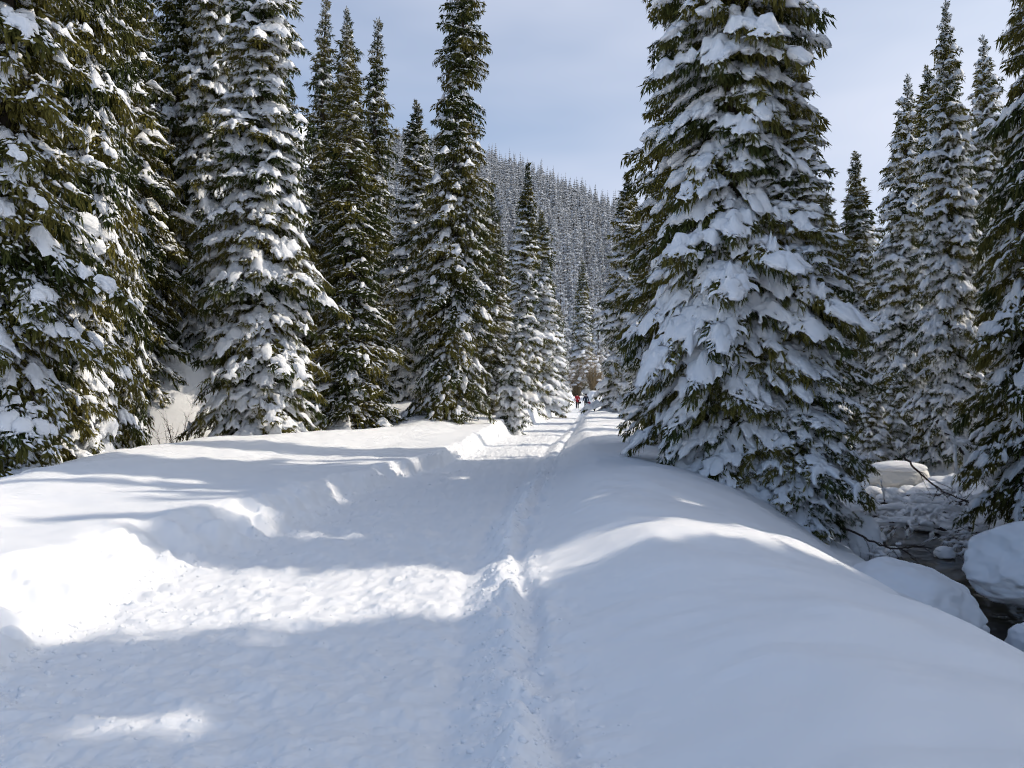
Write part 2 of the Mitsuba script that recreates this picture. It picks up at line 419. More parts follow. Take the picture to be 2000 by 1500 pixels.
            e = u * np.stack([pr * rng.uniform(1.0, 1.7, m), pr * rng.uniform(0.8, 1.2, m), pr * rng.uniform(0.6, 0.85, m)], -1)[:, None]
            e[..., 2] -= 0.38 * np.abs(e[..., 0]) * (e[..., 0] > 0)
            c_, s__ = np.cos(dirn)[:, None], np.sin(dirn)[:, None]
            e = np.stack([c_ * e[..., 0] - s__ * e[..., 1], s__ * e[..., 0] + c_ * e[..., 1], e[..., 2]], -1)
            e += np.stack([L * ps, pv + 0.04 * L * np.sin(5 * ps + seed), pz + 0.35 * pr], -1)[:, None]
            self.pad = join([self.pad, (e.reshape(-1, 3), (PILLOW.faces[None] + (np.arange(m) * len(PILLOW.vertices))[:, None, None]).reshape(-1, 3))])


def bend(part, az, scale, slope, curve, pos, mirror):
    v, f = part
    if not len(f):
        return part
    v = v * scale
    if mirror:
        v = v * np.array([1, -1, 1])
        f = f[:, ::-1]
    r = v[:, 0]
    z = v[:, 2] + slope * r + curve * r * np.abs(r)
    k = 1 / math.sqrt(1 + slope * slope)
    x = r * k
    c, s_ = math.cos(az), math.sin(az)
    return np.stack([c * x - s_ * v[:, 1], s_ * x + c * v[:, 1], z], -1) + pos, f


def library(seed, twig, width, step, cell, pad, pad_cover, twig_snow, classes=(0.35, 0.7, 1.2, 1.9), each=4, hang=0.5, pillows=6):
    return {c: [Bough(c, seed + 10 * i + j, twig, width, step * (0.75 + 0.25 * min(c, 1.4)), cell * (0.55 + 0.35 * min(c, 1.3)), pad * (0.45 + 0.45 * c ** 0.7), pad_cover, twig_snow, hang, pillows)
                for j in range(each)] for i, c in enumerate(classes)}


def conifer(seed, H, R0, lib, whorl=0.27, per=6, power=0.72, skirt=0.25, droop=0.30, bare=0.3, single=False):
    """A spruce: lists of (needles, pads, twig snow) per bough, and the wood."""
    rng = np.random.default_rng(seed)
    boughs, wood = [], []
    lean = rng.normal(0, 0.012, 2)
    wob = rng.uniform(0, 6, 2)

    def stem(z):
        return np.array([lean[0] * z + 0.04 * math.sin(z * 0.5 + wob[0]), lean[1] * z + 0.04 * math.sin(z * 0.45 + wob[1]), z])

    zz = np.linspace(-0.3, H * 0.99, 22)
    r = 0.011 * H * (1 - zz / H) ** 0.9 * (1 + 0.35 * np.exp(-(zz + 0.3) / 0.25)) + 0.008
    wood.append(tube([stem(z) for z in zz], r, 9))
    cl = sorted(lib)
    z = bare
    while z < H - 0.12:
        u = z / H
        rad = R0 * (1 - u) ** power * (0.78 + 0.44 * float(meshkit.noise(np.array([z * 0.8, seed * 3.7, 0.0]), seed)))
        rad *= 0.75 + 0.25 * min(1, (z - bare + 0.3) / (skirt * 4))
        n = max(3, int(round(per * (0.6 + 0.5 * (1 - u)) + rng.uniform(-0.5, 0.5))))
        a0 = rng.uniform(0, 2 * math.pi)
        for i in range(n):
            az = a0 + (i + rng.uniform(-0.32, 0.32)) * 2 * math.pi / n
            Lb = max(0.16, rad * rng.uniform(0.6, 1.2) * (0.74 + 0.52 * float(meshkit.noise(np.array([math.cos(az) * 1.3, math.sin(az) * 1.3, z * 0.45]), seed + 3))))
            c = min(cl, key=lambda q: abs(math.log(q / Lb)))
            b = lib[c][rng.integers(len(lib[c]))]
            slope = np.interp(u, [0, 0.3, 0.7, 0.92, 1], [-droop - 0.08, -droop, -droop * 0.4, 0.35, 0.9]) + rng.normal(0, 0.13)
            curve = rng.normal(-0.02, 0.03) / max(Lb, 0.4)
            args = (az, Lb / c, slope, curve, stem(z + rng.uniform(-0.12, 0.12)), rng.uniform() < 0.5)
            boughs.append([bend(b.needles, *args), bend(b.pad, *args), bend(b.twig_snow, *args)])
            wood.append(bend(b.wood, *args))
        z += whorl * (0.45 + 0.55 * (1 - u)) * rng.uniform(0.85, 1.15)
    # leader
    tip = np.repeat(stem(H - 0.25)[None], 9, 0) + np.linspace(0, 0.2, 9)[:, None] * UP
    d = unit(np.stack([rng.normal(0, 0.35, 9), rng.normal(0, 0.35, 9), np.ones(9)], -1))
    boughs.append([diamonds(tip, d, np.full(9, 0.2), np.full(9, 0.05), rng), ridges(tip, d, np.full(9, 0.12), np.full(9, 0.08), np.full(9, 0.04)), (np.zeros((0, 3)), np.zeros((0, 3), int))])
    return boughs, join(wood)


def shape_group(name, boughs, wood, leaf='needles'):
    scene[name] = {'type': 'shapegroup',
                   'trunk': mikit.ply(wood, 'bark', True),
                   'foliage': mikit.ply(join([b[0] for b in boughs]), leaf, False),
                   'snow': mikit.ply(join([b[1] for b in boughs] + [b[2] for b in boughs]), 'snow_tree', True)}
    return sum(len(b[0][1]) + len(b[1][1]) + len(b[2][1]) for b in boughs) + len(wood[1])


KINDS, TRI = {}, []


def kind(name, H, R0, leaf='needles', **kw):
    boughs, wood = conifer(H=H, R0=R0, **kw)
    n = shape_group(name, boughs, wood, leaf)
    KINDS[name] = (H, R0)
    TRI.append(n); print(name, n, 'triangles', len(boughs), 'boughs')


lib_full = library(100, 0.16, 0.042, 0.082, 0.095, 0.15, 0.42, 0.36, pillows=4)
lib_green = library(200, 0.16, 0.042, 0.078, 0.09, 0.13, 0.23, 0.32, hang=0.7, pillows=1.6)
lib_mid = library(300, 0.26, 0.072, 0.14, 0.15, 0.19, 0.66, 0.45, each=3, pillows=1.2)
kind('tree_kind_heavy', 16, 2.0, seed=1, lib=lib_full)
kind('tree_kind_green', 16, 1.9, seed=2, lib=lib_green, per=6)
kind('tree_kind_dark', 16, 1.7, seed=3, lib=lib_green, power=0.55, per=6)
kind('tree_kind_slim', 15, 1.35, seed=4, lib=lib_green, power=0.75, per=5)
kind('tree_kind_small', 5, 1.2, seed=5, lib=lib_full, per=6, whorl=0.24)
kind('tree_kind_back', 16, 1.9, seed=6, lib=lib_mid, whorl=0.34, per=6)
kind('tree_kind_back_slim', 16, 1.5, seed=7, lib=lib_mid, whorl=0.34, per=6, power=0.75)
lib_far = library(400, 1.1, 0.42, 1.0, 1.0, 0.36, 1.0, 0.45, classes=(1.2, 2.4), each=3, hang=0.1, pillows=0)
kind('tree_kind_far', 18, 2.3, leaf='frosted_needles', seed=8, lib=lib_far, whorl=1.7, per=5, power=0.85)
kind('tree_kind_far_slim', 18, 1.8, leaf='frosted_needles', seed=9, lib=lib_far, whorl=1.7, per=5, power=0.8)


def tree(kind_name, x, y, H, R, label, group=None, rot=0.0, sink=0.1, lean=0.0, name='spruce_tree', parts=True):
    key = numbered(name)
    h0, r0 = KINDS[kind_name]
    scene[key] = {'type': 'instance', 'group': {'type': 'ref', 'id': kind_name},
                  'to_world': T().translate([x, y, ground_z(x, y) - sink]).rotate([0, 1, 0], lean).rotate([0, 0, 1], rot).scale([R / r0, R / r0, H / h0])}
    if label:
        labels[key] = {'label': label, 'category': 'spruce tree'}
    if group:
        labels[key]['group'] = group
    if parts:
        labels[key + '__foliage'] = {'kind': 'stuff'}
        labels[key + '__snow'] = {'kind': 'stuff'}
    return key


# hero spruce on the right: each bough and the snow on it is a part of its own
lib_hero = library(500, 0.15, 0.034, 0.074, 0.066, 0.15, 0.34, 0.36, hang=1.0, pillows=9, classes=(0.35, 0.7, 1.2, 1.7, 2.3), each=5)


def hero(x, y, H, R, label, seed, lib, near_parts=True, **kw):
    key = numbered('spruce_tree')
    labels[key] = {'label': label, 'category': 'spruce tree'}
    boughs, wood = conifer(seed=seed, H=H, R0=R, lib=lib, **kw)
    at = np.array([x, y, ground_z(x, y) - 0.1])
    put(key + '__trunk', (wood[0] + at, wood[1]), 'bark')
    total = 0
    seen = [b for b in boughs if b[0][0][:, 2].mean() < 11.5]
    rest = [b for b in boughs if b[0][0][:, 2].mean() >= 11.5]
    print('hero', len(seen), len(rest))
    seen = sorted(seen, key=lambda b: -len(b[0][1]))
    rest += seen[300:]
    for i, b in enumerate(seen[:300]):
        k = numbered(key + '__bough')
        put(k, (b[0][0] + at, b[0][1]), 'needles', False)
        sn = join([b[1], b[2]])
        if len(sn[1]):
            put(k + '__snow', (sn[0] + at, sn[1]), 'snow_tree')
    n = join([b[0] for b in rest]); sn = join([b[1] for b in rest])
    put(key + '__upper_foliage', (n[0] + at, n[1]), 'needles', False, kind='stuff')
    put(key + '__upper_snow', (sn[0] + at, sn[1]), 'snow_tree', True, kind='stuff')


hero(4.15, 15.0, 27, 1.72, 'tall spruce loaded with big snow pads right of the path, the largest tree', 61, lib_hero, whorl=0.29, per=6, power=0.28, bare=0.5)

# x, y, height, radius
TREES = [
    ('tree_kind_green', -8.7, 13.6, 17, 1.9, 'olive green spruce with light snow nearest the left edge of the photo'),
    ('tree_kind_green', -9.1, 16.6, 18, 1.3, 'olive green spruce just behind the small snow capped tree at far left'),
    ('tree_kind_small', -8.4, 15.6, 5.0, 1.0, 'small spruce with a big round snow lump on its top at far left'),
    ('tree_kind_slim', -8.9, 18.2, 15, 0.7, 'thin spruce with low bare twigs beside the sunlit mound on the left'),
    ('tree_kind_green', -12.4, 19.5, 19, 2.2, 'green spruce in the second row at the far left edge'),
    ('tree_kind_green', -11.6, 17.2, 18, 2.0, 'green spruce mostly hidden at the far left edge'),
    ('tree_kind_heavy', -12.4, 22.0, 20, 2.3, 'snowy spruce in the second row above the small snow capped tree'),
    ('tree_kind_dark', -12.6, 25.5, 20, 2.3, 'grey spruce rising behind the thin one with bare twigs'),
    ('tree_kind_heavy', -14.2, 29.0, 21, 2.3, 'grey snow draped spruce left of the two big white trees by the bank'),
    ('tree_kind_dark', -13.2, 33.0, 23, 2.4, 'spruce showing a dark top between the big snowy ones on the left'),
    ('tree_kind_heavy', -10.6, 28.3, 20, 1.8, 'snow laden spruce touching the large white one on its left side'),
    ('tree_kind_heavy', -7.1, 22.6, 17.5, 2.3, 'large snow laden spruce beside the left bank with white pads down to the snow'),
    ('tree_kind_dark', -8.9, 30.5, 20, 2.1, 'darker spruce filling the gap right of the large snow laden one'),
    ('tree_kind_slim', -9.6, 40, 20.3, 2.1, 'slim frosted spruce with pointed top, left of the pair against the sky'),
    ('tree_kind_slim', -5.5, 27.5, 14.4, 1.8, 'slim spruce with bare trunk foot and pointed top against the sky'),
    ('tree_kind_slim', -6.6, 38, 18.3, 1.9, 'thin spruce top just right of the slim pointed spruce'),
    ('tree_kind_dark', -2.5, 29.5, 18.0, 1.75, 'tall dark spruce standing alone left of the path against the sky'),
    ('tree_kind_green', -0.9, 35, 9.8, 1.4, 'pale green spruce just right of the tall dark one'),
    ('tree_kind_small', 0.0, 32.0, 4.6, 1.05, 'little spruce at the edge of the left path bank'),
    ('tree_kind_back_slim', 0.6, 50, 15.4, 1.7, 'narrow spruce rising above the small ones left of the path'),
    ('tree_kind_back', 1.8, 56, 14.0, 2.1, 'bluish snowy spruce beside the far path on the left'),
    ('tree_kind_back', -0.8, 46, 11.0, 1.9, 'middle sized spruce behind the little one at the left path bank'),
    ('tree_kind_back', 3.2, 70, 14.0, 2.2, 'farther spruce on the left of the path before the walkers'),
    ('tree_kind_back_slim', 12.0, 135, 23, 2.8, 'distant spruce straight above the two walkers'),
    ('tree_kind_back', 6.3, 45, 13.9, 2.1, 'spruce on the right of the path behind the largest tree'),
    ('tree_kind_back', 6.3, 36, 8, 1.6, 'shorter spruce between the path and the largest tree'),
    ('tree_kind_dark', 4.3, 19.5, 15, 1.6, 'dark green spruce hugging the left side of the largest tree'),
    ('tree_kind_heavy', 5.2, 14.7, 9.5, 1.5, 'lower spruce draped in snow at the right foot of the largest tree'),
    ('tree_kind_back', 17.6, 45, 15.0, 2.2, 'distant spruce peeping out right of the largest tree'),
    ('tree_kind_back_slim', 19.9, 45, 17.5, 2.3, 'first of the three pointed spruces on the right'),
    ('tree_kind_heavy', 17.0, 35, 17.8, 2.1, 'pointed spruce with clear top in the gap on the right'),
    ('tree_kind_back', 20.8, 40, 19.5, 2.5, 'spruce half hidden behind the tall one on the right'),
    ('tree_kind_heavy', 15.7, 28.5, 17.0, 1.85, 'tall snowy spruce standing beyond the stream on the right'),
    ('tree_kind_heavy', 19.4, 32.0, 17.0, 2.1, 'spruce filling the gap between the tall one and the right edge'),
    ('tree_kind_green', 10.45, 15.4, 18, 1.65, 'dark spruce cut off by the right edge of the photo'),
    ('tree_kind_green', 13.4, 20.4, 17, 1.7, 'second dark spruce behind the one cut off by the right edge'),
    ('tree_kind_green', -11.2, 20.8, 19, 1.5, 'green spruce standing just left of the sunlit mound in the second row'),
    ('tree_kind_green', -6.3, 30.5, 16, 1.7, 'green spruce squeezed between the large snow laden one and the slim pointed one'),
    ('tree_kind_green', -12.4, 29.0, 21, 2.0, 'tall green spruce rising straight behind the sunlit mound on the left'),
    ('tree_kind_back', -4.2, 34, 13, 1.9, 'snowy spruce filling the gap left of the tall dark one'),
    ('tree_kind_back', 23.5, 44, 19, 2.5, 'spruce between the tall one and the right edge, farther back'),
    ('tree_kind_back', 14.6, 38, 9.5, 2.0, 'middle sized spruce behind the pale boulder'),
    ('tree_kind_small', 15.2, 31.5, 4.6, 1.2, 'small snow covered spruce on the far stream bank'),
    ('tree_kind_small', 16.5, 29.0, 3.2, 1.1, 'low bushy spruce above the rounded mounds past the stream'),
    ('tree_kind_small', 13.2, 29.5, 4.0, 1.2, 'small snowy spruce behind the pale boulder in the stream'),
    ('tree_kind_back', 12.5, 46, 9, 1.8, 'spruce just visible past the right side of the largest tree'),
]
rr = random.Random(5)
for k, x, y, H, R, lab in TREES:
    tree(k, x, y, H, R, lab, rot=rr.uniform(0, 360), lean=rr.uniform(-1.3, 1.3))

# rows behind that close the forest on both sides
fill = []
for i in range(44):
    y = rr.uniform(28, 60)
    x = rr.uniform(-0.66 * y - 4, -0.30 * y - 1.5)
    fill.append((x, y))
for i in range(24):
    y = rr.uniform(44, 80)
    fill.append((rr.uniform(0.40 * y, 0.70 * y), y))
for i in range(16):
    y = rr.uniform(60, 140)
    fill.append((np.interp(y, YK, LEFT) - rr.uniform(2.5, 14), y))
for i in range(12):
    y = rr.uniform(55, 130)
    fill.append((np.interp(y, YK, RIGHT) + rr.uniform(3, 14), y))
for x, y in fill:
    left = x < np.interp(y, YK, LEFT)
    tree(rr.choice(['tree_kind_back', 'tree_kind_back_slim']), x, y, rr.uniform(12, 17) if left else rr.uniform(10, 15), rr.uniform(1.8, 2.4),
         'spruce in the forest rows behind the front trees on the ' + ('left' if left else 'right'), 'forest rows on the ' + ('left' if left else 'right'), rot=rr.uniform(0, 360))

# trees beside the stream out of the frame, whose shadows lie over the path
SHADERS = [[15.96, 13.74, 19.68, 1.74, 220.7], [12.09, 6.07, 13.5, 1.99, 64.86], [15.58, 15.83, 17.4, 1.51, 197.98], [16.73, 7.08, 18.49, 1.52, 201.95], [18.7, 6.05, 19.64, 1.54, 280.46], [12.91, 9.66, 10.15, 2.15, 202.56],
           [9.7, 10.38, 11.94, 1.52, 243.38], [19.32, 8.95, 18.2, 1.57, 34.62], [17.97, 9.81, 19.01, 2.0, 259.14], [15.32, 9.63, 14.35, 1.82, 212.75], [10.72, 8.2, 11.64, 1.79, 205.91], [16.96, 20.91, 19.22, 1.62, 244.43],
           [21.29, 14.99, 19.65, 2.16, 126.95], [20.51, 10.75, 17.88, 1.78, 310.96], [19.39, 24.93, 19.54, 1.9, 257.4], [9.56, 5.13, 15.25, 2.08, 133.04], [23.18, 14.1, 18.4, 1.84, 39.95], [12.49, 11.23, 16.54, 1.88, 102.77],
           [11.06, 3.71, 19.98, 2.32, 66.52], [9.9, 6.74, 19.35, 1.66, 25.78], [15.46, 11.29, 18.15, 2.21, 104.24], [15.56, 19.27, 19.53, 1.71, 24.09], [14.88, 6.25, 19.91, 1.79, 48.33], [20.5, 6.52, 19.32, 1.98, 359.95],
           [21.1, 8.98, 18.3, 2.02, 286.57], [19.25, 13.17, 16.93, 1.61, 123.07], [15.67, 4.67, 19.47, 2.14, 287.92], [13.7, 4.56, 17.91, 2.02, 274.22], [12.79, 7.78, 19.91, 1.75, 299.7], [19.59, 20.51, 19.9, 2.4, 220.99],
           [17.44, 11.73, 15.9, 1.73, 66.15], [11.64, 13.13, 15.68, 1.87, 146.81], [12.69, 14.27, 19.37, 1.87, 299.05], [19.98, 23.53, 18.46, 2.35, 54.82], [14.19, 15.02, 17.19, 2.34, 283.59], [22.6, 8.89, 19.54, 2.02, 133.24],
           [18.07, 16.8, 19.84, 2.33, 188.67], [24.84, 14.76, 19.54, 2.04, 81.81]]
for x, y, H, R, rot in SHADERS:
    tree('tree_kind_back', x, y, H, R, 'spruce beside the stream past the right edge, shading the path', 'shading spruces past the right edge', rot=rot)

# conifers on the hill
hg = np.random.default_rng(12)
cy = np.sqrt(hg.uniform(150 ** 2, 530 ** 2, 9000)); cx = hg.uniform(-0.19, 0.22, 9000) * cy
spots, cells = [], {}
for x, y in zip(cx, cy):
    gap = 3.0 + 0.004 * y
    c = (int(x // 6), int(y // 6))
    if all((x - a) ** 2 + (y - b) ** 2 > gap ** 2 for i in (-1, 0, 1) for j in (-1, 0, 1) for a, b in cells.get((c[0] + i, c[1] + j), ())):
        cells.setdefault(c, []).append((x, y)); spots.append((x, y))
spots.sort(key=lambda p: (p[1] - 60 * (-0.03 < p[0] / p[1] < 0.16)))
print('hill trees', len(spots))
FROST = 'frosted conifer among many on the distant hillside'
for i, (x, y) in enumerate(spots):
    k, H, R = rr.choice(['tree_kind_far', 'tree_kind_far_slim']), rr.uniform(13, 20), rr.uniform(1.8, 2.6)
    if i < 300:
        tree(k, x, y, H, R, FROST, 'conifers on the distant hill', rot=rr.uniform(0, 360), name='hill_conifer', parts=False)
    else:
        tree(k, x, y, H, R, None, rot=rr.uniform(0, 360), name=f'hill_forest__{i:04d}', parts=False)
labels['hill_forest'] = {'label': 'mass of frosted conifers covering the upper part of the far hill', 'category': 'forest', 'kind': 'stuff'}

# ------------------------------------------------------------------ stream
wx = np.arange(3.5, 30, 0.12); wy = np.arange(0, 70, 0.12)
WX, WY = np.meshgrid(wx, wy)
inside = np.abs(WX - np.interp(WY, *CREEK)) < 2.4
wp = np.stack([WX, WY, WX * 0], -1)
WZ = WATER_Z + 0.05 * (meshkit.fbm(wp * np.array([1.4, 2.6, 1]), 3, 61) - 0.5)
wi = np.arange(WX.size).reshape(WX.shape)
wq = np.stack([wi[:-1, :-1], wi[:-1, 1:], wi[1:, 1:], wi[1:, :-1]], -1)[inside[:-1, :-1]]
un, inv = np.unique(wq, return_inverse=True)
wv = np.stack([WX, WY, WZ], -1).reshape(-1, 3)[un]
wq = inv.reshape(-1, 4)
scene['stream_water'] = {'type': 'dielectric', 'int_ior': 1.33, 'ext_ior': 1.0}
put('stream', (wv, np.vstack([wq[:, [0, 1, 2]], wq[:, [0, 2, 3]]])), 'stream_water', True, label='dark rippling stream running between the snow covered banks on the right', category='stream', kind='structure')

scene['sun_tinted_snow'] = {'type': 'twosided', 'bsdf': {'type': 'diffuse', 'reflectance': {'type': 'rgb', 'value': [0.80, 0.785, 0.75]}}}  # warm tint stands for sunlight coming through snow, put into the colour
scene['twig_bark'] = {'type': 'twosided', 'bsdf': {'type': 'diffuse', 'reflectance': {'type': 'rgb', 'value': [0.055, 0.042, 0.035]}}}
scene['willow_bark'] = {'type': 'twosided', 'bsdf': {'type': 'diffuse', 'reflectance': {'type': 'rgb', 'value': [0.26, 0.20, 0.125]}}}


def blob(center, radii, seed, amp=0.16, freq=1.3, subdiv=4, flat=0.55, fine=0.03):
    m = trimesh.creation.icosphere(subdivisions=subdiv)
    u = np.array(m.vertices)
    n = meshkit.fbm(u * freq + seed * 3.1, 3, seed) - 0.5
    n2 = meshkit.fbm(u * 6 + seed, 2, seed + 1) - 0.5
    v = u * (1 + 2 * amp * n + 2 * fine * n2)[:, None]
    v[:, 2] = np.where(v[:, 2] < 0, v[:, 2] * flat, v[:, 2])
    return v * np.asarray(radii) + np.asarray(center), np.array(m.faces)


# snow mounds along the stream
for c, r, sd, lab in [((8.15, 11.6, -1.0), (1.45, 1.0, 0.85), 3, 'big overhanging snow pillow at the right edge above the black water'),
                      ((6.55, 9.9, -1.62), (0.30, 0.5, 0.42), 14, 'snow lump clinging under the big pillow at the right edge'),
                      ((5.15, 10.6, -1.28), (0.95, 0.85, 0.66), 5, 'round snow mound bulging from the near bank into the stream'),
                      ((16.3, 29.5, -1.25), (1.7, 1.4, 1.15), 7, 'sunlit rounded snow mound beyond the stream'),
                      ((14.2, 25.0, -1.6), (1.5, 1.2, 0.75), 8, 'shaded snow mound below the sunlit one across the stream'),
                      ((11.2, 18.6, -1.55), (1.3, 0.9, 0.55), 9, 'snow covered bank lump behind the fallen branches'),
                      ((11.9, 22.0, -1.6), (1.0, 0.9, 0.5), 10, 'low snow lump farther up among the fallen branches'),
                      ((6.45, 14.9, -1.2), (0.42, 0.42, 0.62), 11, 'snow smothered bush at the foot of the largest tree by the water')]:
    put(numbered('snow_mound'), blob(c, r, sd, 0.24, 1.7, 5), 'snow_smooth', True, label=lab, category='snow mound')

# the capped boulder, its snow colour tinted as if sunlight came through
k = numbered('boulder')
labels[k] = {'label': 'pale boulder of sun tinted snow with flat snow cap standing in the stream', 'category': 'boulder'}
bv, bf = blob((12.9, 26.6, -1.25), (1.0, 0.7, 0.62), 21, 0.10, 1.8, 4, 0.8)
put(k + '__stone', (bv, bf), 'sun_tinted_snow')  # the block itself, snow coloured as sunlit through
put(k + '__snow', blob((12.88, 26.62, -0.84), (0.93, 0.66, 0.26), 22, 0.10, 1.5, 4, 0.5), 'snow_smooth')

# stones in the water, each under its snow
sg = np.random.default_rng(31)
near = [(7.56, 15.9, .17, 'snow ball on a stone in the open water, left of two'), (8.55, 15.8, .19, 'snow ball on a stone in the open water, right of two'),
        (6.22, 10.75, .17, 'small snow topped stone in front of the big overhanging pillow'), (7.2, 14.6, .15, 'low snow topped stone showing behind the near bank'), (8.05, 17.6, .18, 'snow topped stone at the left edge of the stream')]
far = [(sg.uniform(-1.5, 1.3), y, sg.uniform(0.20, 0.42)) for y in np.linspace(18.6, 27, 26)]
for x, y, r, lab in near + [(float(np.interp(y, *CREEK)) + dx, float(y), r, 'snow topped stone in the stony stretch of the stream farther up') for dx, y, r in far]:
    k = numbered('stream_stone')
    labels[k] = {'label': lab, 'category': 'stone'}
    if (x, y, r, lab) not in near:
        labels[k]['group'] = 'stones in the upper stream'
    sd = int(sg.integers(1000))
    put(k + '__stone', blob((x, y, WATER_Z - 0.02), (r * 0.95, r * 0.85, r * 0.5), sd, 0.2, 1.4, 3, 1.0), 'stone')
    put(k + '__snow', blob((x, y, WATER_Z + r * 0.28), (r * 1.05, r * 0.95, r * 0.95), sd + 1, 0.16, 1.5, 3, 0.4), 'snow_tree')


def spline(pts, n):
    pts = np.asarray(pts, float)
    t = np.linspace(0, len(pts) - 1, n)
    i = np.clip(t.astype(int), 0, len(pts) - 2)
    f = (t - i)[:, None]
    p0, p1, p2, p3 = pts[np.maximum(i - 1, 0)], pts[i], pts[i + 1], pts[np.minimum(i + 2, len(pts) - 1)]
    return 0.5 * (2 * p1 + (p2 - p0) * f + (2 * p0 - 5 * p1 + 4 * p2 - p3) * f ** 2 + (3 * p1 - p0 - 3 * p2 + p3) * f ** 3)


def branch(pts, r, seed, label, snow=True, twigs=22, tl=0.9):
    rng = np.random.default_rng(seed)
    k = numbered('fallen_branch')
    labels[k] = {'label': label, 'category': 'branch'}
    p = spline(pts, 22) + rng.normal(0, 0.012, (22, 3))
    wood = [tube(p, np.linspace(r, r * 0.35, 22), 7)]
    sn = []

    def heap(q, w):
        rad = w * np.clip(meshkit.noise(np.stack([np.arange(len(q)) * 0.55, np.full(len(q), seed * 1.7), np.zeros(len(q))], -1), seed) * 1.7 - 0.35, 0.05, 1.2)
        v, f = tube(q + UP * (rad * 0.55)[:, None], rad, 8)
        return v, f
    if snow:
        sn.append(heap(p, r * 2.6))
    for i in range(twigs):
        j = rng.integers(4, 21)
        d = unit(p[min(j + 1, 21)] - p[j - 1])
        q = unit(d + rng.normal(0, 0.75, 3) * np.array([1, 1, 0.6]))
        ln = tl * rng.uniform(0.4, 1.1)
        tp = p[j] + np.linspace(0, ln, 7)[:, None] * q + UP * (-0.12 * np.linspace(0, 1, 7)[:, None] ** 2) + rng.normal(0, 0.01, (7, 3))
        wood.append(tube(tp, np.linspace(r * 0.34, 0.004, 7), 5))
        if snow:
            sn.append(heap(spline(tp, 12), r * 1.2))
    put(k + '__wood', join(wood), 'twig_bark')
    if sn:
        put(k + '__snow', join(sn), 'snow_tree')


branch([(11.0, 17.6, -1.18), (9.6, 17.4, -1.33), (8.9, 17.6, -1.22), (8.0, 17.9, -1.30)], 0.055, 1, 'long dark fallen branch lying across the stream with snow on it')
branch([(11.4, 18.8, -0.95), (10.6, 18.5, -1.12), (9.6, 18.9, -1.12), (8.6, 19.4, -1.18)], 0.045, 2, 'second fallen branch just above the long dark one')
branch([(9.5, 19.4, 0.15), (10.2, 19.2, -0.6), (11.5, 18.8, -1.25)], 0.026, 3, 'bare branch slanting down to the right over the stream', snow=False, twigs=12)
branch([(9.7, 18.2, 1.0), (10.25, 18.0, 0.25), (10.75, 17.7, -0.6)], 0.05, 4, 'snow dusted leaning branch in front of the mounds', twigs=12)
branch([(12.6, 20.5, -0.9), (11.4, 20.2, -1.15), (10.3, 20.5, -1.12), (9.4, 21.0, -1.25)], 0.05, 5, 'snow covered fallen branch farthest up the stream', twigs=26)
branch([(10.8, 16.2, -1.35), (9.9, 16.0, -1.48), (9.3, 16.3, -1.45)], 0.04, 6, 'short snowy branch nearest the big pillow over the water', twigs=18, tl=0.6)
branch([(5.9, 14.2, -0.75), (6.6, 13.9, -1.05), (7.3, 14.1, -1.05)], 0.022, 7, 'thin bare twig reaching over the water from the foot of the largest tree', snow=False, twigs=8, tl=0.5)


for q, (pts, r, lab) in enumerate([
        ([(11.2, 18.2, -0.75), (10.3, 17.9, -0.95), (9.4, 18.3, -1.0), (8.8, 18.2, -1.2)], 0.03, 'snow lined fallen branch between the long dark one and the second'),
        ([(11.9, 19.6, -0.7), (11.0, 19.3, -0.95), (10.0, 19.8, -1.05)], 0.028, 'thin snow lined branch left of the bank lump'),
        ([(10.9, 17.0, -1.0), (10.1, 16.7, -1.2), (9.4, 16.9, -1.35)], 0.026, 'thin tangled branch over the water above the short snowy one'),
        ([(12.3, 21.4, -0.75), (11.6, 21.0, -0.95), (10.7, 21.6, -1.1)], 0.03, 'tangled branch before the pale boulder')]):
    branch(pts, r, 40 + q, lab, twigs=26, tl=0.8)


# shrubs
def shrub(x, y, h, spread, n, seed, bsdf, label, name, cat, r=0.02, snow=0.3):
    rng = np.random.default_rng(seed)
    k = numbered(name)
    labels[k] = {'label': label, 'category': cat}
    z0 = ground_z(x, y) - 0.1
    wood, sn = [], []
    for i in range(n):
        a, rr_ = rng.uniform(0, 2 * math.pi), rng.uniform(0.1, 1) ** 0.6
        d = np.array([math.cos(a) * spread * rr_, math.sin(a) * spread * rr_, h * rng.uniform(0.6, 1.0) * (1.1 - 0.35 * rr_)])
        b = np.array([x + math.cos(a) * 0.25 * spread * rr_, y + math.sin(a) * 0.25 * spread * rr_, z0])
        p = spline([b, b + d * np.array([0.25, 0.25, 0.4]) + rng.normal(0, 0.05 * h, 3) * 0.4, b + d * np.array([0.6, 0.6, 0.75]) + rng.normal(0, 0.05 * h, 3) * 0.5, b + d], 9)
        wood.append(tube(p, np.linspace(r, r * 0.25, 9), 4))
        for j in range(4):
            q = p[rng.integers(3, 9)]
            e = unit(d / h + rng.normal(0, 0.6, 3)) * h * rng.uniform(0.08, 0.22)
            wood.append(tube([q, q + e * 0.5 + rng.normal(0, 0.01, 3), q + e], [r * 0.5, r * 0.35, r * 0.15], 3))
            if rng.uniform() < snow:
                sn.append(blob(q + e * 0.6, (0.05 * h, 0.05 * h, 0.03 * h), int(rng.integers(999)), 0.2, 1.5, 2, 0.5))
    put(k + '__stems', join(wood), bsdf, True, kind='stuff')
    if sn:
        put(k + '__snow', join(sn), 'snow_tree', True, kind='stuff')


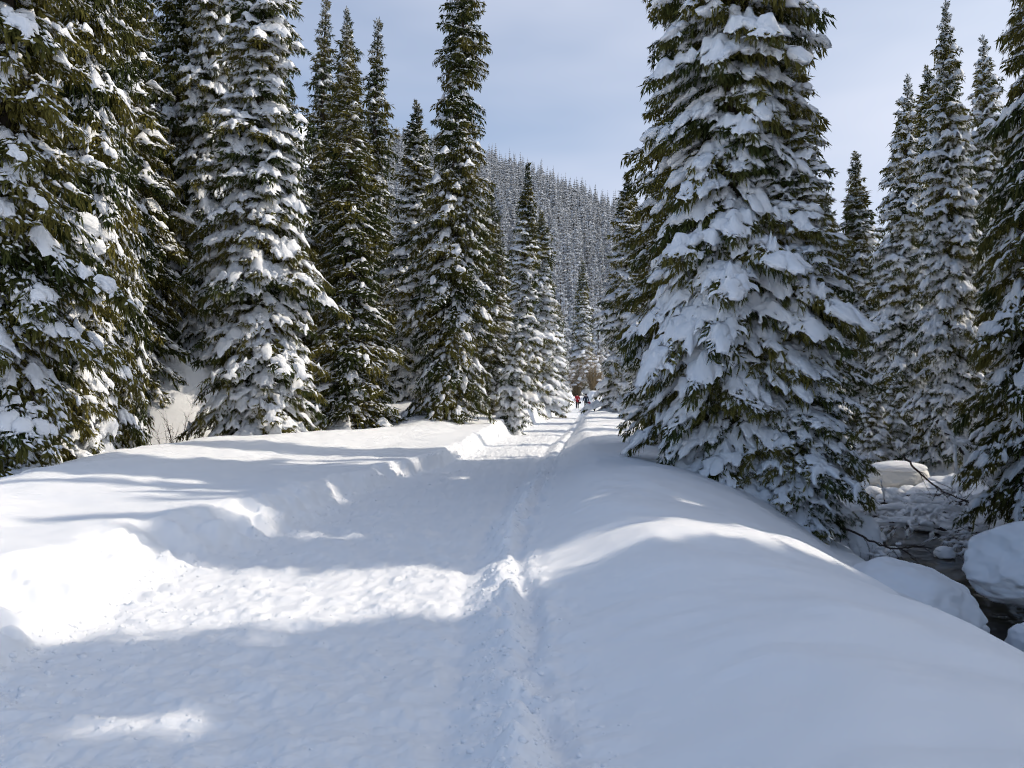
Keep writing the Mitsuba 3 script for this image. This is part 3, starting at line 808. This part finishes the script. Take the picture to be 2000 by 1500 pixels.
shrub(12.9, 124, 7.0, 2.6, 110, 1, 'willow_bark', 'golden brown bare willow shrub right behind the walkers', 'willow_shrub', 'shrub', 0.035, 0.1)
shrub(10.2, 126, 6.0, 2.2, 80, 2, 'willow_bark', 'smaller golden bare willow shrub left of the first, behind the walkers', 'willow_shrub', 'shrub', 0.035, 0.2)
shrub(10.6, 16.6, 2.3, 0.9, 26, 3, 'twig_bark', 'bare twiggy bush beside the dark spruce at the right edge', 'bare_bush', 'shrub', 0.012, 0.25)
shrub(6.5, 14.7, 1.1, 0.55, 34, 4, 'twig_bark', 'bare twigs poking through the snow at the foot of the largest tree', 'bare_bush', 'shrub', 0.008, 0.5)
shrub(-8.9, 21.0, 2.2, 1.1, 22, 5, 'twig_bark', 'bare twigs in front of the sunlit mound on the left', 'bare_bush', 'shrub', 0.010, 0.0)


# the two walkers, seen from behind
def cloth(key, rgb):
    scene[key] = {'type': 'twosided', 'bsdf': {'type': 'principled', 'base_color': {'type': 'rgb', 'value': rgb}, 'roughness': 0.8, 'specular': 0.25}}


cloth('red_cloth', [0.30, 0.018, 0.028]); cloth('navy_cloth', [0.018, 0.024, 0.040]); cloth('black_cloth', [0.012, 0.012, 0.015]); cloth('maroon_cloth', [0.14, 0.008, 0.022])
cloth('skin', [0.50, 0.30, 0.22]); cloth('boot_leather', [0.02, 0.016, 0.014])


def bones(chains, edge=0.03):
    out = None
    for a, ra, b, rb in chains:
        m = manifold3d.Manifold.batch_hull([manifold3d.Manifold.sphere(ra, 16).translate(list(map(float, a))), manifold3d.Manifold.sphere(rb, 16).translate(list(map(float, b)))])
        out = m if out is None else out + m
    m = out.refine_to_length(edge).to_mesh()
    t = trimesh.Trimesh(m.vert_properties[:, :3], m.tri_verts)
    trimesh.smoothing.filter_taubin(t, iterations=8)
    return np.array(t.vertices), np.array(t.faces)


def walker(x, y, turn, stride, arms, jacket, trousers, hat, height, label):
    k = numbered('person')
    labels[k] = {'label': label, 'category': 'person'}
    c, sn_ = math.cos(turn), math.sin(turn)
    sc = height / 1.75
    z0 = ground_z(x, y)

    def world(m):
        v = m[0] * sc
        return np.stack([x + c * v[:, 0] - sn_ * v[:, 1], y + sn_ * v[:, 0] + c * v[:, 1], z0 + v[:, 2]], -1), m[1]
    P = {}
    for s_, side in ((-1, 'l'), (1, 'r')):
        f = stride * s_
        P['hip' + side] = np.array([0.095 * s_, 0, 0.92]); P['knee' + side] = np.array([0.105 * s_, 0.10 * f + 0.03, 0.50]); P['ank' + side] = np.array([0.11 * s_, 0.24 * f, 0.09])
        P['toe' + side] = np.array([0.125 * s_, 0.24 * f + 0.16, 0.05])
        P['sho' + side] = np.array([0.185 * s_, 0, 1.42])
        e, w = arms[side]
        P['elb' + side], P['wri' + side] = np.array(e), np.array(w)
    skin = [((0, 0, 0.95), .13, (0, 0, 1.22), .12), ((0, 0, 1.22), .12, (0, 0.0, 1.38), .14), ((0, 0, 1.40), .065, (0, 0.01, 1.53), .055), ((0, 0.015, 1.56), .075, (0, 0.005, 1.66), .092),
            ((0, 0.05, 1.55), .05, (0, 0.06, 1.60), .06), ((0, 0.10, 1.61), .018, (0, 0.118, 1.58), .016), ((-.088, 0, 1.62), .018, (-.09, 0, 1.59), .014), ((.088, 0, 1.62), .018, (.09, 0, 1.59), .014)]
    coat, pants, shoes = [((0, 0, 0.86), .165, (0, 0, 1.10), .155), ((0, 0, 1.10), .155, (0, -0.01, 1.36), .15), ((-.13, 0, 1.40), .085, (.13, 0, 1.40), .085), ((0, 0, 1.42), .085, (0, 0, 1.50), .07)], [], []
    for side in 'lr':
        h, kn, an, to, sh, el, wr = (P[q + side] for q in ('hip', 'knee', 'ank', 'toe', 'sho', 'elb', 'wri'))
        skin += [(h, .085, kn, .055), (kn, .055, an, .04), (an, .04, to, .035), (sh, .055, el, .042), (el, .042, wr, .03), ((0, 0, 1.36), .11, sh, .06)]
        d = unit(wr - el)
        palm = wr + d * 0.075
        skin.append((wr, .028, palm, .034))
        out = np.array([1.0, 0, 0]) * (1 if side == 'r' else -1)
        for q in range(4):
            o = np.array([0, 0.026 - 0.017 * q, 0]); l = (0.07, 0.08, 0.075, 0.06)[q]
            b0, b1 = palm + o, palm + o + d * l * 0.55
            skin += [(b0, .010, b1, .009), (b1, .009, b1 + unit(d - out * 0.5) * l * 0.5, .008)]
        skin += [(wr + d * 0.03 + np.array([0, .03, 0]), .011, wr + d * 0.075 + np.array([0, .055, 0]), .009)]
        coat += [(sh, .085, el, .068), (el, .068, wr - d * 0.02, .052)]
        pants += [(h + UP * 0.02, .115, kn, .085), (kn, .085, an + UP * 0.03, .068)]
        shoes += [(an, .062, to, .055), (an - UP * .03, .058, to - UP * 0.005, .05)]
    pants.append(((-.05, 0, .93), .12, (.05, 0, .93), .12))
    scene[k] = mikit.ply(world(bones(skin, 0.02)), 'skin', True)
    put(k + '__jacket', world(bones(coat)), jacket); put(k + '__trousers', world(bones(pants)), trousers)
    for side, q in (('l', shoes[:2]), ('r', shoes[2:])):
        put(numbered(k + '__boot'), world(bones(q)), 'boot_leather')
    put(k + '__hat', world(bones([((0, 0.0, 1.67), .105, (0, -0.005, 1.70), .10)] + ([((0, 0, 1.80), .035, (0, 0, 1.82), .03)] if hat == 'bobble' else [((0, .06, 1.69), .06, (0, .11, 1.685), .04)]))), 'black_cloth')


A1 = {'l': ((-.285, -.02, 1.14), (-.30, .03, .90)), 'r': ((.285, -.02, 1.14), (.31, .04, .90))}
A2 = {'l': ((-.29, .0, 1.15), (-.34, .06, .92)), 'r': ((.28, -.03, 1.13), (.33, .0, .88))}
walker(7.95, 97.0, -0.06, 0.6, A1, 'red_cloth', 'black_cloth', 'peak', 1.76, 'person in a red jacket and black trousers walking away on the path')
walker(9.0, 97.0, 0.05, -0.7, A2, 'navy_cloth', 'black_cloth', 'bobble', 1.80, 'person in a dark navy jacket and hat walking away with a red bag')


def bag(x, y, z, w, d, h, bsdf, label, turn):
    k = numbered('bag')
    labels[k] = {'label': label, 'category': 'bag'}
    pts = [manifold3d.Manifold.sphere(0.04, 12).translate([sx * w / 2 * (0.82 if sz > 0 else 1), sy * d / 2, sz * h / 2]) for sx in (-1, 1) for sy in (-1, 1) for sz in (-1, 1)]
    m = manifold3d.Manifold.batch_hull(pts).refine_to_length(0.04).to_mesh()
    v = m.vert_properties[:, :3] * 1.0
    v = v + 0.02 * (meshkit.noise(v * 9, 3)[:, None] - 0.5)
    R = np.array([[math.cos(turn), -math.sin(turn), 0], [math.sin(turn), math.cos(turn), 0], [0, 0, 1]])
    put(k + '__body', (v @ R.T + [x, y, z], m.tri_verts), bsdf)
    a = np.linspace(0, math.pi, 12)
    for s_ in (-1, 1):
        p = np.stack([np.cos(a) * w * 0.22, np.full(12, s_ * d * 0.3), h / 2 + 0.02 + np.sin(a) * 0.13], -1)
        put(numbered(k + '__handle'), (lambda t: (t[0] @ R.T + [x, y, z], t[1]))(tube(p, np.full(12, 0.012), 6)), bsdf)


gz1, gz2 = ground_z(7.95, 97), ground_z(9, 97)
bag(8.28, 97.04, gz1 + 0.68, 0.16, 0.10, 0.14, 'black_cloth', 'small black bag in the right hand of the person in red', 0.3)
bag(9.38, 97.0, gz2 + 0.60, 0.34, 0.16, 0.34, 'maroon_cloth', 'dark red bag hanging from the right hand of the person in navy', 0.5)

# the snow lump on the small spruce at far left
cap = 'spruce_tree_003'
put(cap + '__snow_cap', join([blob((-8.4, 15.6, ground_z(-8.4, 15.6) + 4.75), (0.33, 0.33, 0.30), 77, 0.18, 1.6, 4, 0.7), blob((-8.3, 15.5, ground_z(-8.4, 15.6) + 4.35), (0.36, 0.34, 0.22), 78, 0.2, 1.6, 4, 0.7)]), 'snow_tree')

print('ground', len(gf), 'unique tree triangles', sum(TRI))
